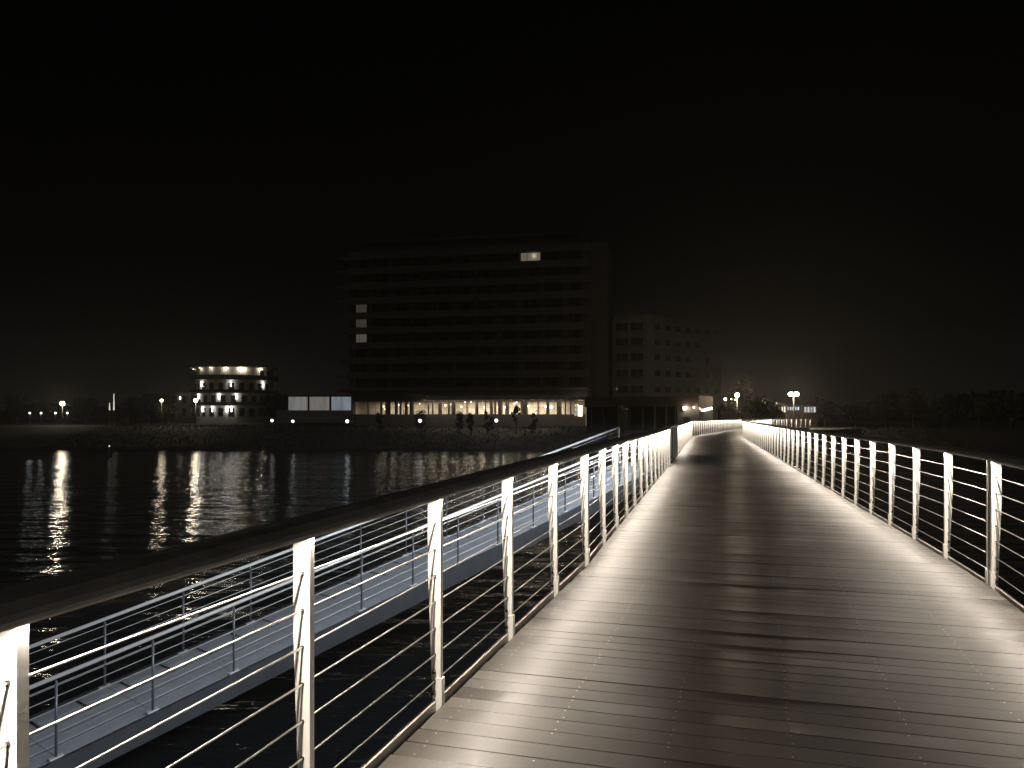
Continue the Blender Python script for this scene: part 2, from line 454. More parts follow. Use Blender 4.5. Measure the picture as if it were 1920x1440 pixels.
def ybox(mb, x0, x1, y0, y1, z0, z1):
    y0, y1 = sorted((y0*sg, y1*sg)); return mb.box(x0, x1, y0, y1, z0, z1)
pme = ybox(MB(), .006, bay-.006, .006, pw-.006, -.03, 0).mesh('plank', M['plank'])
for i in range(nb):
    for k in range(5):
        inst('plank', pme, gw, Matrix.Translation((.2+i*bay, sg*(.05+k*pw), random.uniform(-.001, .001))))
LN = .2+nb*bay
gs = ybox(MB(), -.022, .022, GW-.66, GW-.12, .0005, .0035).mesh('dark_strip', M['bolt']); js = ybox(MB(), -.004, .004, .07, GW*.62, .0005, .003).mesh('joint_strip', M['satin'])
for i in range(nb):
    for q in (.35, .85): inst('dark_strip', gs, gw, Matrix.Translation((.2+(i+q)*bay, 0, 0)))  # short thin dark strips across the planks, on the outer side
    inst('joint_strip', js, gw, Matrix.Translation((.2+i*bay+.012, 0, 0)))
for y in (-.06, GW-.02):
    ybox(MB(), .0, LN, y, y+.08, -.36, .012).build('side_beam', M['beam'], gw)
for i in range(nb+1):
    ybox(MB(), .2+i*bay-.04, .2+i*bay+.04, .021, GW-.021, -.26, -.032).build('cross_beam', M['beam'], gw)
cap_me = MB().ball((0, 0, 0), .02, 8).mesh('cap', M['steel'], True)
for row, y in (('near', .06), ('far', GW-.06)):
    start = .9+.72
    zs = (1.05, .88, .71, .54, .37, .2)
    ztop = 1.04
    x = start; pts_ = []
    while x < LN-.1: pts_.append(x); x += bay
    # posts stand plumb: lean in local frame
    up = Rm.inverted() @ Vector((0, 0, 1))
    pm = MB().tube([(0, 0, 0.012), up*1.1], .019, 10).mesh('post', M['gpost'], True)
    fm = MB().box(-.09, .09, -.04, .04, .0125, .03).mesh('foot_plate', M['satin'])
    hk = MB().tube([up*1.1, up*1.1+Vector((0, 0, .035)), up*1.135], .008, 6).mesh('bracket', M['steel'], True)
    for x in pts_:
        po = inst('post', pm, gw, Matrix.Translation((x, y*sg, 0)))
        inst('foot_plate', fm, po); inst('bracket', hk, po)
    off = up*1
    def line(h): return [Vector((.15 if row == 'near' else .25, y*sg, 0))+up*h, Vector((LN, y*sg, 0))+up*h]
    MB().tube(line(1.16), .031, 12).build('handrail', M['tube'], gw, True)
    for h in zs: MB().tube(line(h), .0058, 6).build('rail', M['satin'], gw, True)
    ex = Vector((.25 if row == 'far' else .15, y*sg, 0))
    MB().tube([ex+up*0.0, ex+up*1.16], .035, 10).build('end_post', M['satin'], gw, True)
# mooring piles behind the gangway head
for (px, top, d, lab) in ((1164, 760, 29, 'weathered timber pile at the gangway head, left of the pair'), (1172.5, 764, 28.2, 'weathered timber pile at the gangway head, right of the pair')):
    p = P(px, top, d)
    pl = empty('mooring_pile', (p.x, p.y, 0), lab, 'pile', group='timber piles by the gangway head')
    MB().tube([(0, 0, -1.5), (.02, 0, 2.5), (0, .02, p.z)], .11, 10, r2=.095).build('shaft', M['wood'], pl, True)
    MB().lathe([(.1, 0), (.1, .06)], (0, .02, p.z-.09), 10).build('metal_band', M['steel'], pl)
p = P(1155, 806, 27.5)
bd = MB().lathe([(.06, -p.z-1), (.06, 0), (.03, .05)], tuple(p), 10).build('mooring_post', M['steel'], None, True)
tag(bd, 'short grey post between gangway rail end and timber piles', 'post')

# ------------------------------------------------------------------ water and land
MB().add([(-1500, -300, 0), (1500, -300, 0), (1500, 400, 0), (-1500, 400, 0)], [(0, 1, 2, 3)]).build('water', M['water'])['kind'] = 'structure'
def shore(x):
    t_ = min(1, max(0, (x+2)/30)); t_ = t_*t_*(3-2*t_); return 120.5 - 27*t_ + 1.2*math.sin(x*.07)*(1 if x > 40 else .3)
def gz(x, y):
    d = y-shore(x)
    if d < 0: return -.9 + max(-1, d*.1)
    t_ = min(1, d/22); b_ = (math.sin(x*.31+y*.2)+math.sin(x*.13-y*.4+1))*.12*math.sin(math.pi*min(1, d/26))
    return -.9 + 1.0*min(1, d/.8) + 3.45*(t_*t_*(3-2*t_))**.7 + b_
M['ground'] = mat('dune_grass_ground', (.035, .031, .026), .95, noise=.45, scale=.5, bump=.8, bscale=3, coords='Object')
mb = MB(); xs = [-900, -500, -300, -200] + [-160+3*i for i in range(120)] + [240, 400, 700, 1200]; ys = [85+1.5*i for i in range(46)] + [158, 165, 180, 220, 300, 500, 1000, 2500]
mb.v = [(x, y, gz(x, y)) for y in ys for x in xs]; nx = len(xs)
mb.f = [(j*nx+i, j*nx+i+1, (j+1)*nx+i+1, (j+1)*nx+i) for j in range(len(ys)-1) for i in range(nx-1)]
mb.build('ground', M['ground'], None, True)['kind'] = 'structure'
GZ = 3.62
# tufts of dune grass on the bank
mb = MB()
for _ in range(9000):
    x = random.uniform(-75, 60); y = shore(x) + random.uniform(1.5, 28); z = gz(x, y)-.02
    h = random.uniform(.15, .45); a = random.uniform(0, math.pi); dx, dy = math.cos(a)*.12, math.sin(a)*.12
    lx, ly = random.uniform(-.15, .15), random.uniform(-.15, .15)
    if 13 < x < 45 and y < 116 and abs(y-100) < 12: h *= .4
    mb.add([(x-dx, y-dy, z), (x+dx, y+dy, z), (x+lx, y+ly, z+h)], [(0, 1, 2)])
tag(mb.build('dune_grass', M['leafb']), 'dry dune grass on the dark far bank', 'grass', kind='stuff')
pa = MB()
pa.add([(RJ3.x-3.5, RJ3.y+2.0, GZ+.14), (LJ4.x+4, LJ4.y-6, GZ+.14), (60, 125, GZ+.02), (34, 128, GZ+.02)], [(0, 1, 2, 3)])
pa.build('promenade', M['pavers'])['kind'] = 'structure'

# ------------------------------------------------------------------ plants
def tree(p, h, r, label, leaf='leaf', nleaf=900, trunk_h=None, group=None, name='tree', ls=.45):
    e_ = empty(name, p, label, 'tree' if name.endswith('tree') else 'shrub', group=group)
    th = trunk_h if trunk_h is not None else h*.35
    tr = MB(); tr.tube([(0, 0, -.2), (.1, 0, th*.6), (0, .1, h*.6)], r*.07+.05, 7, r2=r*.03+.02)
    for k in range(7):
        a = random.uniform(0, 6.28); z = random.uniform(th, h*.75)
        tr.tube([(0, 0, z*.85), (math.cos(a)*r*.35, math.sin(a)*r*.35, z+r*.15), (math.cos(a)*r*.75, math.sin(a)*r*.75, z+r*.4)], .05+.02*r, 5, r2=.02)
    tr.build('trunk', M['bark'], e_, True)
    cr = MB(); cl = []
    for k in range(14):
        a = random.uniform(0, 6.28); q = random.random()**.5*r*.75; z = random.uniform(th+r*.2, h-r*.25)
        s_ = 1-.5*abs((z-(th+h)/2)/((h-th)/2))
        cl.append((math.cos(a)*q*s_, math.sin(a)*q*s_, z, r*random.uniform(.25, .5)))
    for k in range(nleaf):
        c = random.choice(cl); v = Vector((random.gauss(0, 1), random.gauss(0, 1), random.gauss(0, 1))).normalized()*c[3]*random.uniform(.55, 1.05)
        q = Vector(c[:3])+v
        if q.z < .05: continue
        a = Vector((random.gauss(0, 1), random.gauss(0, 1), random.gauss(0, 1))).normalized()*ls*random.uniform(.5, 1)
        b_ = a.cross(Vector((random.gauss(0, 1), random.gauss(0, 1), random.gauss(0, 1)))).normalized()*ls*.5
        cr.add([q-a, q+b_, q+a, q-b_], [(0, 1, 2, 3)])
    cr.build('crown', M[leaf], e_)
    return e_

# ------------------------------------------------------------------ tall hotel
hl = Vector(((640-960)/1450*156, 156)); hr = Vector(((1105-960)/1450*146, 146)); HLn = (hr-hl).length
hotel = empty('hotel', (hl.x, hl.y, GZ), 'tall dark slab hotel with rows of unlit windows', 'building', math.atan2((hr-hl).y, (hr-hl).x))
# local: x along face, y into building, z up from GZ
Zr = 8.42-3.0   # centre height of lowest window row above GZ, minus one storey
rows = [8.42+3.0*k for k in range(9)]
D = 15
MB().box(1.2, HLn, .9, D, 6.6, 35.0).build('wall', M['facade'], hotel)
MB().box(4, HLn-3, 3, D-1, 35.0, 37).build('penthouse', M['facade'], hotel)
MB().box(3.6, HLn-2.6, 2.4, D-.6, 37, 37.35).build('roof', M['roof'], hotel)
slab_me = MB().box(1.2, HLn+.1, 0, .897, -.62, .62).box(-.9, 1.197, .3, 4.5, -.2, .2).mesh('balcony_parapet', M['slab'])
for k in range(10):
    inst('balcony_parapet', slab_me, hotel, Matrix.Translation((0, 0, 6.92+3.0*k)))
cw = (HLn-2.4)/11
fin_me = MB().box(-.12, .12, .25, .896, -.88, .88).mesh('fin_wall', M['facade'])
win = MB().box(-1.15, 1.15, .80, .895, -.85, .85)
fr_me = MB().box(-1.18, 1.18, .78, .86, .8, .86).box(-1.18, 1.18, .78, .86, -.86, -.8).box(-1.18, -1.12, .78, .86, -.8, .8).box(1.12, 1.18, .78, .86, -.8, .8).box(-.03-.4, .03-.4, .78, .86, -.8, .8).mesh('window', M['frame'])
pane_me = MB().box(-1.118, 1.118, .81, .85, -.798, .798).mesh('pane', M['glass'])
M['litw'] = emat('lit_room_window', (1, .86, .66), .13); M['litdim'] = emat('dimly_lit_room_window', (1, .84, .68), .035)
lit_me = MB().box(-1.118, 1.118, .81, .85, -.798, .798).mesh('pane', M['litw'])
mid_me = MB().box(-1.118, 1.118, .81, .85, -.798, .798).mesh('pane', emat('curtained_room_window', (1, .84, .68), .075))
dim_me = MB().box(-1.118, 1.118, .81, .85, -.798, .798).mesh('pane', M['litdim'])
for r_, zc in enumerate(rows):
    for c_ in range(11):
        xc = 1.8+cw*(c_+.5)
        me = pane_me; 
        lw = (r_ == 8 and c_ == 8)
        if lw: me = lit_me
        if c_ == 0 and r_ in (4, 5): me = dim_me
        if c_ == 0 and r_ == 3: me = mid_me
        wo = inst('window', fr_me, hotel, Matrix.Translation((xc, 0, zc)) @ Matrix.Diagonal((1.68 if lw else 1, 1, 1, 1)))
        inst('pane', me, wo)
        if lw:
            wo['label'] = 'brightly lit top floor window'
        if c_ < 10: inst('fin_wall', fin_me, hotel, Matrix.Translation((xc+cw/2, 0, zc)))
px_top = hotel.matrix_basis
# lit ceiling glow over the lit top window
lm = Matrix.Translation((hl.x, hl.y, GZ)) @ Matrix.Rotation(math.atan2((hr-hl).y, (hr-hl).x), 4, 'Z')
point(lm @ Vector((1.8+cw*8.5+.7, .45, rows[8]+.2)), 7, r=.1)
# stair tower at the right end, dark
MB().box(HLn+.1, HLn+3.2, 3, D, 0, 35).build('stair_tower', M['facade'], hotel)

# ------------------------------------------------------------------ restaurant podium
pl0 = Vector(((655-960)/1450*143, 143)); pr0 = Vector(((1098-960)/1450*136, 136)); PL = (pr0-pl0).length
rest = empty('restaurant_pavilion', (pl0.x, pl0.y, GZ), 'long lit restaurant front at the foot of the tall hotel', 'building', math.atan2((pr0-pl0).y, (pr0-pl0).x))
rm_ = Matrix.Translation((pl0.x, pl0.y, GZ)) @ Matrix.Rotation(math.atan2((pr0-pl0).y, (pr0-pl0).x), 4, 'Z')
def zl(py, d): return EYE-(py-777)/1450*d - GZ
def xl(px):   # local x along the restaurant front for a photo column
    # intersect ray with front line
    k = (px-960)/1450
    d = (pr0-pl0); t_ = (k*pl0.y-pl0.x)/(d.x-k*d.y); return t_*PL
z_s = zl(776.5, 140); z_t = zl(753, 140); z_top = zl(728, 140)
MB().box(0, PL+.3, 0, 1.0, z_t, z_t+.3).box(0, PL+.3, .1, 7, z_top-.35, z_top).build('roof', M['facade2'], rest)
MB().box(0, PL+.3, .5, .75, z_t+.301, z_top-.36).build('fascia_wall', M['slab'], rest)
MB().box(0, PL, 0, .3, -.6, z_s-.01).build('parapet_wall', M['wall'], rest)
MB().box(0, PL, 5.2, 5.4, -.6, z_t+.25).box(-.2, -.01, 0, 5.4, -.6, z_t+.25).build('back_wall', M['int'], rest)
MB().box(0, PL, .31, 5.19, -.2, -.05).build('floor', M['pavers'], rest)
MB().box(0, PL, 1.001, 5.19, z_t+.05, z_t+.15).build('ceiling', M['wall'], rest)
for px in (690, 729, 771, 803, 811, 851, 894, 910, 938, 984, 1027, 1060, 1070, 1078):
    x = xl(px); ww = .28 if px in (729, 771, 851, 984, 1027, 894) else .12
    MB().box(x-ww, x+ww, .02, .25, z_s, z_t-.01).build('window_pillar', M['frame'], rest)
for a_, b__ in ((690, 729), (729, 771), (771, 811), (811, 851), (851, 894), (894, 938), (938, 984), (984, 1027), (1027, 1060)):
    x0, x1 = xl(a_)+.3, xl(b__)-.3
    m1 = MB().box(x0, x1, .1, .15, (z_s+z_t)/2-.03, (z_s+z_t)/2+.03)
    for q in (1, 2): m1.box(x0+(x1-x0)*q/3-.03, x0+(x1-x0)*q/3+.03, .1, .15, z_s, z_t-.01)
    m1.build('window_frame', M['frame'], rest)
# curtains, tables, screens inside
for k in range(26):
    x = random.uniform(xl(700), xl(1058))
    wv_ = MB(); ww = random.uniform(.25, .7)
    n8 = 9; pts1 = [(x+ww*i/n8, .62+.05*(-1)**i) for i in range(n8+1)]
    for i in range(n8): wv_.add([(*pts1[i], z_s-.8), (*pts1[i+1], z_s-.8), (*pts1[i+1], z_t), (*pts1[i], z_t)], [(0, 1, 2, 3)])
    wv_.build('curtain', M['curtain'], rest)
for k in range(24):
    x = random.uniform(xl(705), xl(1055)); y = random.uniform(1, 4)
    MB().box(x-.5, x+.5, y-.3, y+.3, .7, .75).box(x-.05, x+.05, y-.05, y+.05, -.05, .7).build('table', M['cloth'], rest)
for k in range(14):
    x = random.uniform(xl(700), xl(1055)); y = random.uniform(1, 4.8)
    MB().box(x-.25, x+.25, y-.02, y+.02, .3, 1.9).build('partition', M['cloth'], rest)
M['bulb'] = emat('pendant_globe', (1, .88, .68), 7); M['bulbs'] = emat('small_pendant', (1, .86, .62), 4)
for i, (px, py, s_) in enumerate(((863, 763, .17), (891.5, 764, .2), (906.5, 764, .2), (933, 764, .23), (946, 764, .24), (977, 763.5, .2), (989, 762, .2), (1022, 763, .2), (1033, 764, .24), (1046, 763, .2), (870, 754, .12), (881, 754, .12), (890, 756, .12), (967, 755, .15), (963, 757, .15), (833, 760, .17), (716, 762, .15), (722, 757, .12), (745, 759, .12), (762, 760, .12), (756, 766, .1), (784, 757, .1), (801, 759, .13), (843, 758, .1), (826, 767, .08), (718, 767, .1))):
    p = P(px, py, 141); q = rm_.inverted() @ p
    MB().ball((xl(px), 1.0, q.z), s_, 10).build('globe_lamp', M['bulb'] if s_ > .16 else M['bulbs'], rest, True)
for px in range(705, 1060, 24):
    x = xl(px); o_ = area(rm_ @ Vector((x, 2.6, z_t)), Matrix.Identity(3), 1.5, 3, (90 if px < 850 else 190), (1, .84, .62))
# louvre awning lit from below
for i in range(34):
    px = 800+i*7.6
    if px > 1065: break
    x = xl(px)
    MB().add([(x, -.9, z_t+.25), (x+.06, -.9, z_t+.25), (x+.9, -.02, z_t+.9), (x+.84, -.02, z_t+.9), (x, -.9, z_t+.1), (x+.06, -.9, z_t+.1), (x+.9, -.02, z_t+.75), (x+.84, -.02, z_t+.75)],
             [(0, 1, 2, 3), (4, 7, 6, 5), (0, 4, 5, 1), (1, 5, 6, 2), (2, 6, 7, 3), (3, 7, 4, 0)]).build('awning_bar', M['frame'], rest)
aw = MB(); x0, x1 = xl(790), xl(1064)
aw.add([(x0, -1.2, z_t+.3), (x1, -1.2, z_t+.3), (x1, 0, z_t+.92), (x0, 0, z_t+.92), (x0, -1.2, z_t+.26), (x1, -1.2, z_t+.26), (x1, 0, z_t+.88), (x0, 0, z_t+.88)],
       [(0, 1, 2, 3), (7, 6, 5, 4), (0, 4, 5, 1), (1, 5, 6, 2), (2, 6, 7, 3), (3, 7, 4, 0)]); aw.build('awning', M['wall'], rest)
for i in range(15):
    x = x0+(x1-x0)*(i+.5)/15; point(rm_ @ Vector((x, -1.25, z_t-.05)), random.choice((14, 20, 28)), (1, .84, .64), .06)
# bright door at the right end
MB().box(xl(1084), xl(1092), -.04, -.01, z_s-.4, zl(760, 137)).build('door', emat('lit_door_glass', (1, .86, .66), 2.2), rest)
for i, px in enumerate((1077.5, 1081.5)):
    for j in range(3):
        MB().box(xl(px), xl(px+3), -.03, -.01, z_s-.3+j*.75, z_s+.3+j*.75).build('door_pane', emat('lit_side_pane', (1, .85, .6), .5), rest)
point(rm_ @ Vector((xl(1088), -.6, z_t-.3)), 50, (1, .82, .6), .1)
point(rm_ @ Vector((xl(1089), -.4, z_top+.9)), 10, (1, .8, .6), .1)
# lit christmas tree inside
xt = empty('christmas_tree', rm_ @ Vector((xl(1003.5), 1.6, .0)), 'small conical tree with fairy lights inside the restaurant window', 'tree')
xc = MB()
for i in range(5): xc.lathe([(.62-.1*i, .7+.42*i), (.1, 1.25+.42*i)], (0, 0, 0), 12)
xc.build('crown', M['leaf'], xt); MB().tube([(0, 0, 0), (0, 0, .9)], .06, 8).build('trunk', M['bark'], xt)
fl = MB()
for i in range(60):
    h = random.random(); a = random.uniform(3.1, 6.3); r_ = .62*(1-h)+.04
    fl.ball((math.cos(a)*r_, math.sin(a)*r_, .8+h*2.2), .035, 5)
tag(fl.build('fairy_lights', M['bulb'], xt), kind='stuff')
# planted shrubs against the parapet
for px, py, s_, lab in ((712, 779, .8, 'low dark shrub at the left end of the restaurant'), (790, 779, 2.2, 'wide low dark shrub in front of the restaurant, widest of the row'), (861, 778, 1.1, 'dark bush before the restaurant, third along the row'),
                   (882, 781, .9, 'small dark bush between two larger ones before the restaurant'), (914, 778, 1.2, 'pointed dark bush left of the middle of the lit front'), (999, 781, .9, 'small dark shrub under the lit christmas tree')):
    p = P(px, 795, 133); p.z = gz(p.x, p.y)-.1
    h = EYE-(py-8*s_**.5-777)/1450*133-p.z
    tree(p, h, s_*1.0, lab, nleaf=500, name='shrub', group='shrubs before the restaurant', ls=.2, trunk_h=.3)
p = P(968, 795, 132); p.z = gz(p.x, p.y)-.1
tree(p, EYE-(762-777)/1450*132-p.z, .85, 'round clipped tree on a thin stem before the lit restaurant', nleaf=700, name='topiary_tree', ls=.2, trunk_h=1.9)

# ------------------------------------------------------------------ three lit screens box
pb = P(540, 772, 141)
pav = empty('glass_pavilion', (pb.x, pb.y, GZ), 'low pavilion with three pale glowing frosted panels', 'building')
s141 = 141/1450
zb, zt_ = EYE-(770-777)*s141-GZ, EYE-(744-777)*s141-GZ
for i, (x0, x1, c_, st_) in enumerate(((541, 576.5, (.82, .83, .82), 0.216), (580.5, 617, (1, .93, .85), 0.204), (621.5, 658, (.78, .88, 1), 0.252))):
    mm = emat('frosted_panel', c_, 1)
    n = mm.node_tree.nodes; l = mm.node_tree.links; t = n.new('ShaderNodeTexCoord'); mp = n.new('ShaderNodeMapping'); mp.inputs['Scale'].default_value = (1.1, 0, .12)
    z_ = n.new('ShaderNodeTexNoise'); z_.inputs['Scale'].default_value = 1; z_.inputs['Detail'].default_value = 2
    mr = n.new('ShaderNodeMapRange'); mr.inputs['From Min'].default_value = .25; mr.inputs['From Max'].default_value = .75
    mr.inputs['To Min'].default_value = st_*.55; mr.inputs['To Max'].default_value = st_*1.1
    l.new(t.outputs['Object'], mp.inputs[0]); l.new(mp.outputs[0], z_.inputs['Vector']); l.new(z_.outputs['Fac'], mr.inputs[0])
    l.new(mr.outputs[0], n['Principled BSDF'].inputs['Emission Strength'])
    MB().box((x0-540)*s141, (x1-540)*s141, 0, .08, zb, zt_).build('panel', mm, pav)
for x in (540, 578.5, 619.2, 659): MB().box((x-540)*s141-.09, (x-540)*s141+.09, -.02, .1, zb-.05, zt_+.1).build('frame_post', M['frame'], pav)
MB().box(-.1, 119*s141, -.1, 4, zt_+.101, zt_+.3).build('roof', M['roof'], pav)
MB().box(0, 118.5*s141, .101, 4, -.3, zt_+.1).build('body', M['facade'], pav)
wl = MB().box(0, 140*s141, -.15, .15, -1.2, 10.5*s141).build('low_wall', M['wall'])
wp = P(519, 780, 138); wl.location = (wp.x, wp.y, EYE-(780-777)*138/1450); tag(wl, 'low pale wall in front of the three glowing panels', 'wall')
# ------------------------------------------------------------------ round hotel
RC = P(440, 777, 190); RC.z = GZ
M['rhw'] = mat('white_plaster', (.6, .58, .53), .7, noise=.06)
rh = empty('round_hotel', RC, 'round white hotel with lit balconies and a flat disc roof', 'building')
sR = 181/1450
fz = [zl(y, 181) for y in (782, 758, 734.5, 709, 688)]   # floor levels
def arcwall(r, z0, z1, a0, a1, n=40, th=.15):
    mb = MB(); secs = []
    for i in range(n+1):
        a = a0+(a1-a0)*i/n; c, s_ = math.sin(a), -math.cos(a)
        secs.append([(c*r, s_*r, z0), (c*r, s_*r, z1), (c*(r-th), s_*(r-th), z1), (c*(r-th), s_*(r-th), z0)])
    return mb.sweep(secs)
RW = 9.0
MB().lathe([(RW, -1), (RW, fz[4])], n=48).build('wall', M['rhw'], rh)
for i in range(1, 4):
    s_ = MB().lathe([(RW+1.3, fz[i]-.28), (RW+1.3, fz[i])], n=48).build('balcony_slab', M['roof'] , rh)
    arcwall(RW+1.3, fz[i]+.002, fz[i]+(.5 if i < 3 else .8), -2.2, 2.2, th=.05).build('balustrade', M['glass'] if i < 3 else M['slab'], rh)
MB().lathe([(9.6, fz[4]+.002), (10.3, fz[4]+.15), (10.1, fz[4]+.4)], n=56).build('roof', M['roof'], rh)
M['wl'] = emat('wall_light', (1, .96, .88), 9); M['wlw'] = emat('warm_downlight', (1, .85, .62), 6)
def onwall(px, off=0.0):
    s_ = max(-.97, min(.97, (px-440)*sR/(RW+off))); a = math.asin(s_); return a
for fl_, lst in ((2, (400, 458, 505)), (1, (392, 437, 467)), (0, (373, 403, 424, 451, 459))):
    for px in lst:
        a = onwall(px); r_ = RW+.22
        z = fz[fl_]+1.9
        p = Vector((math.sin(a)*r_, -math.cos(a)*r_, z))
        lo = MB().lathe([(.13, -.65), (.13, .55)], tuple(p), 8).build('wall_light', M['wl'], rh)
        point(RC+Vector((math.sin(a)*(r_+.25), -math.cos(a)*(r_+.25), z+.5)), 14, (1, .94, .84), .1)
        point(RC+Vector((math.sin(a)*(r_+.25), -math.cos(a)*(r_+.25), z-.6)), 14, (1, .94, .84), .1)
for px, W_ in ((371, 8), (398, 2.5), (421, 2.5), (449, 8), (473, 9), (479, 9), (502, 8)):
    a = onwall(px); r_ = RW+.45
    lo = MB().lathe([(.16, -.08), (.16, 0)], (math.sin(a)*r_, -math.cos(a)*r_, fz[4]-.12), 8).build('downlight', M['wlw'], rh)
    point(RC+Vector((math.sin(a)*r_, -math.cos(a)*r_, fz[4]-.35)), W_*9, (1, .86, .66), .1)
dm = None
for fl_ in range(4):
    for k in range(11):
        a = -1.3+2.6*k/10+(.06 if fl_ % 2 else 0)
        mb = arcwall(RW+.04, fz[fl_]+.15, fz[fl_]+(2.1), a-.065, a+.065, 3, th=.06)
        if fl_ == 3 and k not in (0, 1, 9, 10): continue
        mb.build('window', M['glass'], rh)
# lower left wing
wg = P(352, 777, 186); wg.z = GZ
wing = empty('hotel_wing', wg, 'low two storey wing to the left of the round hotel', 'building')
MB().box(-4.2, 5, 0, 8, -1, fz[2]-.2).build('wall', M['facade2'], wing)
MB().box(-4.8, 5, -.6, 8.4, fz[2]-.19, fz[2]+.1).build('roof', M['roof'], wing)
for x in (-3.2, -.9, 1.4, 3.4):
    for k in (0, 1): MB().box(x-.55, x+.55, -.05, -.005, fz[k]+.3, fz[k]+2.1).build('window', M['glass'], wing)
for k, x in ((1, -1.75), (0, 2.6)):
    MB().lathe([(.13, -.3), (.13, .3)], (x, -.2, fz[k]+1.6), 8).build('wall_light', M['wl'], wing)
    point(wg+Vector((x, -.45, fz[k]+1.7)), 7, (1, .94, .84), .1)

# ------------------------------------------------------------------ second hotel block
c0 = P(1213, 777, 150); c1 = P(1150, 777, 152); c2 = P(1352, 777, 165); 
blk = empty('apartment_block', (c0.x, c0.y, GZ), 'five storey pale block right of the tall hotel, seen on its corner', 'building')
hB = zl(588.6, 150); b0 = Vector((0, 0)); b1_ = Vector((c1.x-c0.x, c1.y-c0.y)); b2_ = Vector((c2.x-c0.x, c2.y-c0.y)); b3_ = b1_+b2_
MB().prism([(b0.x, b0.y, 0), (b1_.x, b1_.y, 0), (b3_.x, b3_.y, 0), (b2_.x, b2_.y, 0)], (0, 0, hB-.3)).build('wall', M['facade2'], blk)
kx = 1.01
MB().prism([(b0.x-.1, b0.y-.2, hB-.299), (b1_.x-.2, b1_.y-.1, hB-.299), (b3_.x, b3_.y, hB-.299), (b2_.x+.2, b2_.y, hB-.299)], (0, 0, .35)).build('roof', M['slab'], blk)
def facewin(par, o, d, xc_, zc, w_, h_, prot=.06, m1='frame', m2='glass', name='window'):
    d = d.normalized(); nrm = Vector((d.y, -d.x))
    if nrm.y > 0: nrm = -nrm
    def q(x, t_, z): v = o+d*x+nrm*t_; return (v.x, v.y, z)
    fr = MB()
    for x0, x1, z0, z1 in ((-w_/2-.08, w_/2+.08, h_/2, h_/2+.08), (-w_/2-.08, w_/2+.08, -h_/2-.08, -h_/2), (-w_/2-.08, -w_/2, -h_/2, h_/2), (w_/2, w_/2+.08, -h_/2, h_/2), (-.03, .03, -h_/2, h_/2)):
        fr.prism([q(xc_+x0, .005, zc+z0), q(xc_+x1, .005, zc+z0), q(xc_+x1, .005, zc+z1), q(xc_+x0, .005, zc+z1)], (nrm.x*prot, nrm.y*prot, 0))
    f_ = fr.build(name, M[m1], par)
    MB().prism([q(xc_-w_/2+.001, .004, zc-h_/2+.001), q(xc_+w_/2-.001, .004, zc-h_/2+.001), q(xc_+w_/2-.001, .004, zc+h_/2-.001), q(xc_-w_/2+.001, .004, zc+h_/2-.001)], (nrm.x*.02, nrm.y*.02, 0)).build('pane', M[m2], f_)
    return f_
zrow = [zl(y, 150) for y in (729, 698.5, 668, 639.5, 611)]
L1 = b1_.length; L2 = b2_.length; nn = Vector((b1_.normalized().y, -b1_.normalized().x)); nn = nn if nn.y < 0 else -nn
for z in zrow:
    for xx in (1.9, 4.85): facewin(blk, b0, b1_, xx, z, 2.35, 1.35)
    d_ = b1_.normalized(); o1 = d_*.1; o2 = d_*(L1-.1)
    MB().prism([(o1.x, o1.y, z-1.25), (o2.x, o2.y, z-1.25), (o2.x, o2.y, z-1.1), (o1.x, o1.y, z-1.1)], (nn.x*.5, nn.y*.5, 0)).build('balcony_slab', M['slab'], blk)
    oo = nn*.5
    MB().prism([(o1.x+oo.x, o1.y+oo.y, z-1.25), (o2.x+oo.x, o2.y+oo.y, z-1.25), (o2.x+oo.x, o2.y+oo.y, z-.75), (o1.x+oo.x, o1.y+oo.y, z-.75)], (nn.x*.05, nn.y*.05, 0)).build('balustrade', M['slab'], blk)
    for k in range(7): facewin(blk, b0, b2_, 3.1+k*3.15, z-.05, 1.55, 1.1)

# ------------------------------------------------------------------ low link building right
lk0 = P(1098, 777, 122); lk1 = P(1312, 777, 112); LL = (Vector((lk1.x, lk1.y))-Vector((lk0.x, lk0.y))).length
ang = math.atan2(lk1.y-lk0.y, lk1.x-lk0.x)
lk = empty('entrance_building', (lk0.x, lk0.y, GZ), 'long low building with brown fascia and dark glazing behind the gangway piles', 'building', ang)
lmx = Matrix.Translation((lk0.x, lk0.y, GZ)) @ Matrix.Rotation(ang, 4, 'Z')
za, zb2 = zl(762.5, 116), zl(743, 116)
M['brown'] = mat('brown_cladding', (.17, .12, .10), .7, noise=.12, scale=2)
MB().box(0, LL, -.4, 6, za, zb2).build('fascia', M['brown'], lk)
MB().box(0, LL-3.4, .3, 6, -1, za-.001).build('glazing', M['glass'], lk)
MB().box(LL-3.4, LL, 0, 6, -1, za-.001).build('end_wall', M['wall'], lk)
for f_ in (.05, .17, .30, .40, .52, .62, .72, .8):
    x = LL*f_; MB().box(x-.09, x+.09, .05, .29, -.5, za-.002).build('pillar', M['wall'] if f_ in (.3, .62) else M['frame'], lk)
MB().box(LL-2.4, LL-1.5, -.06, -.005, .0, 1.7).build('door', M['cloth'], lk)
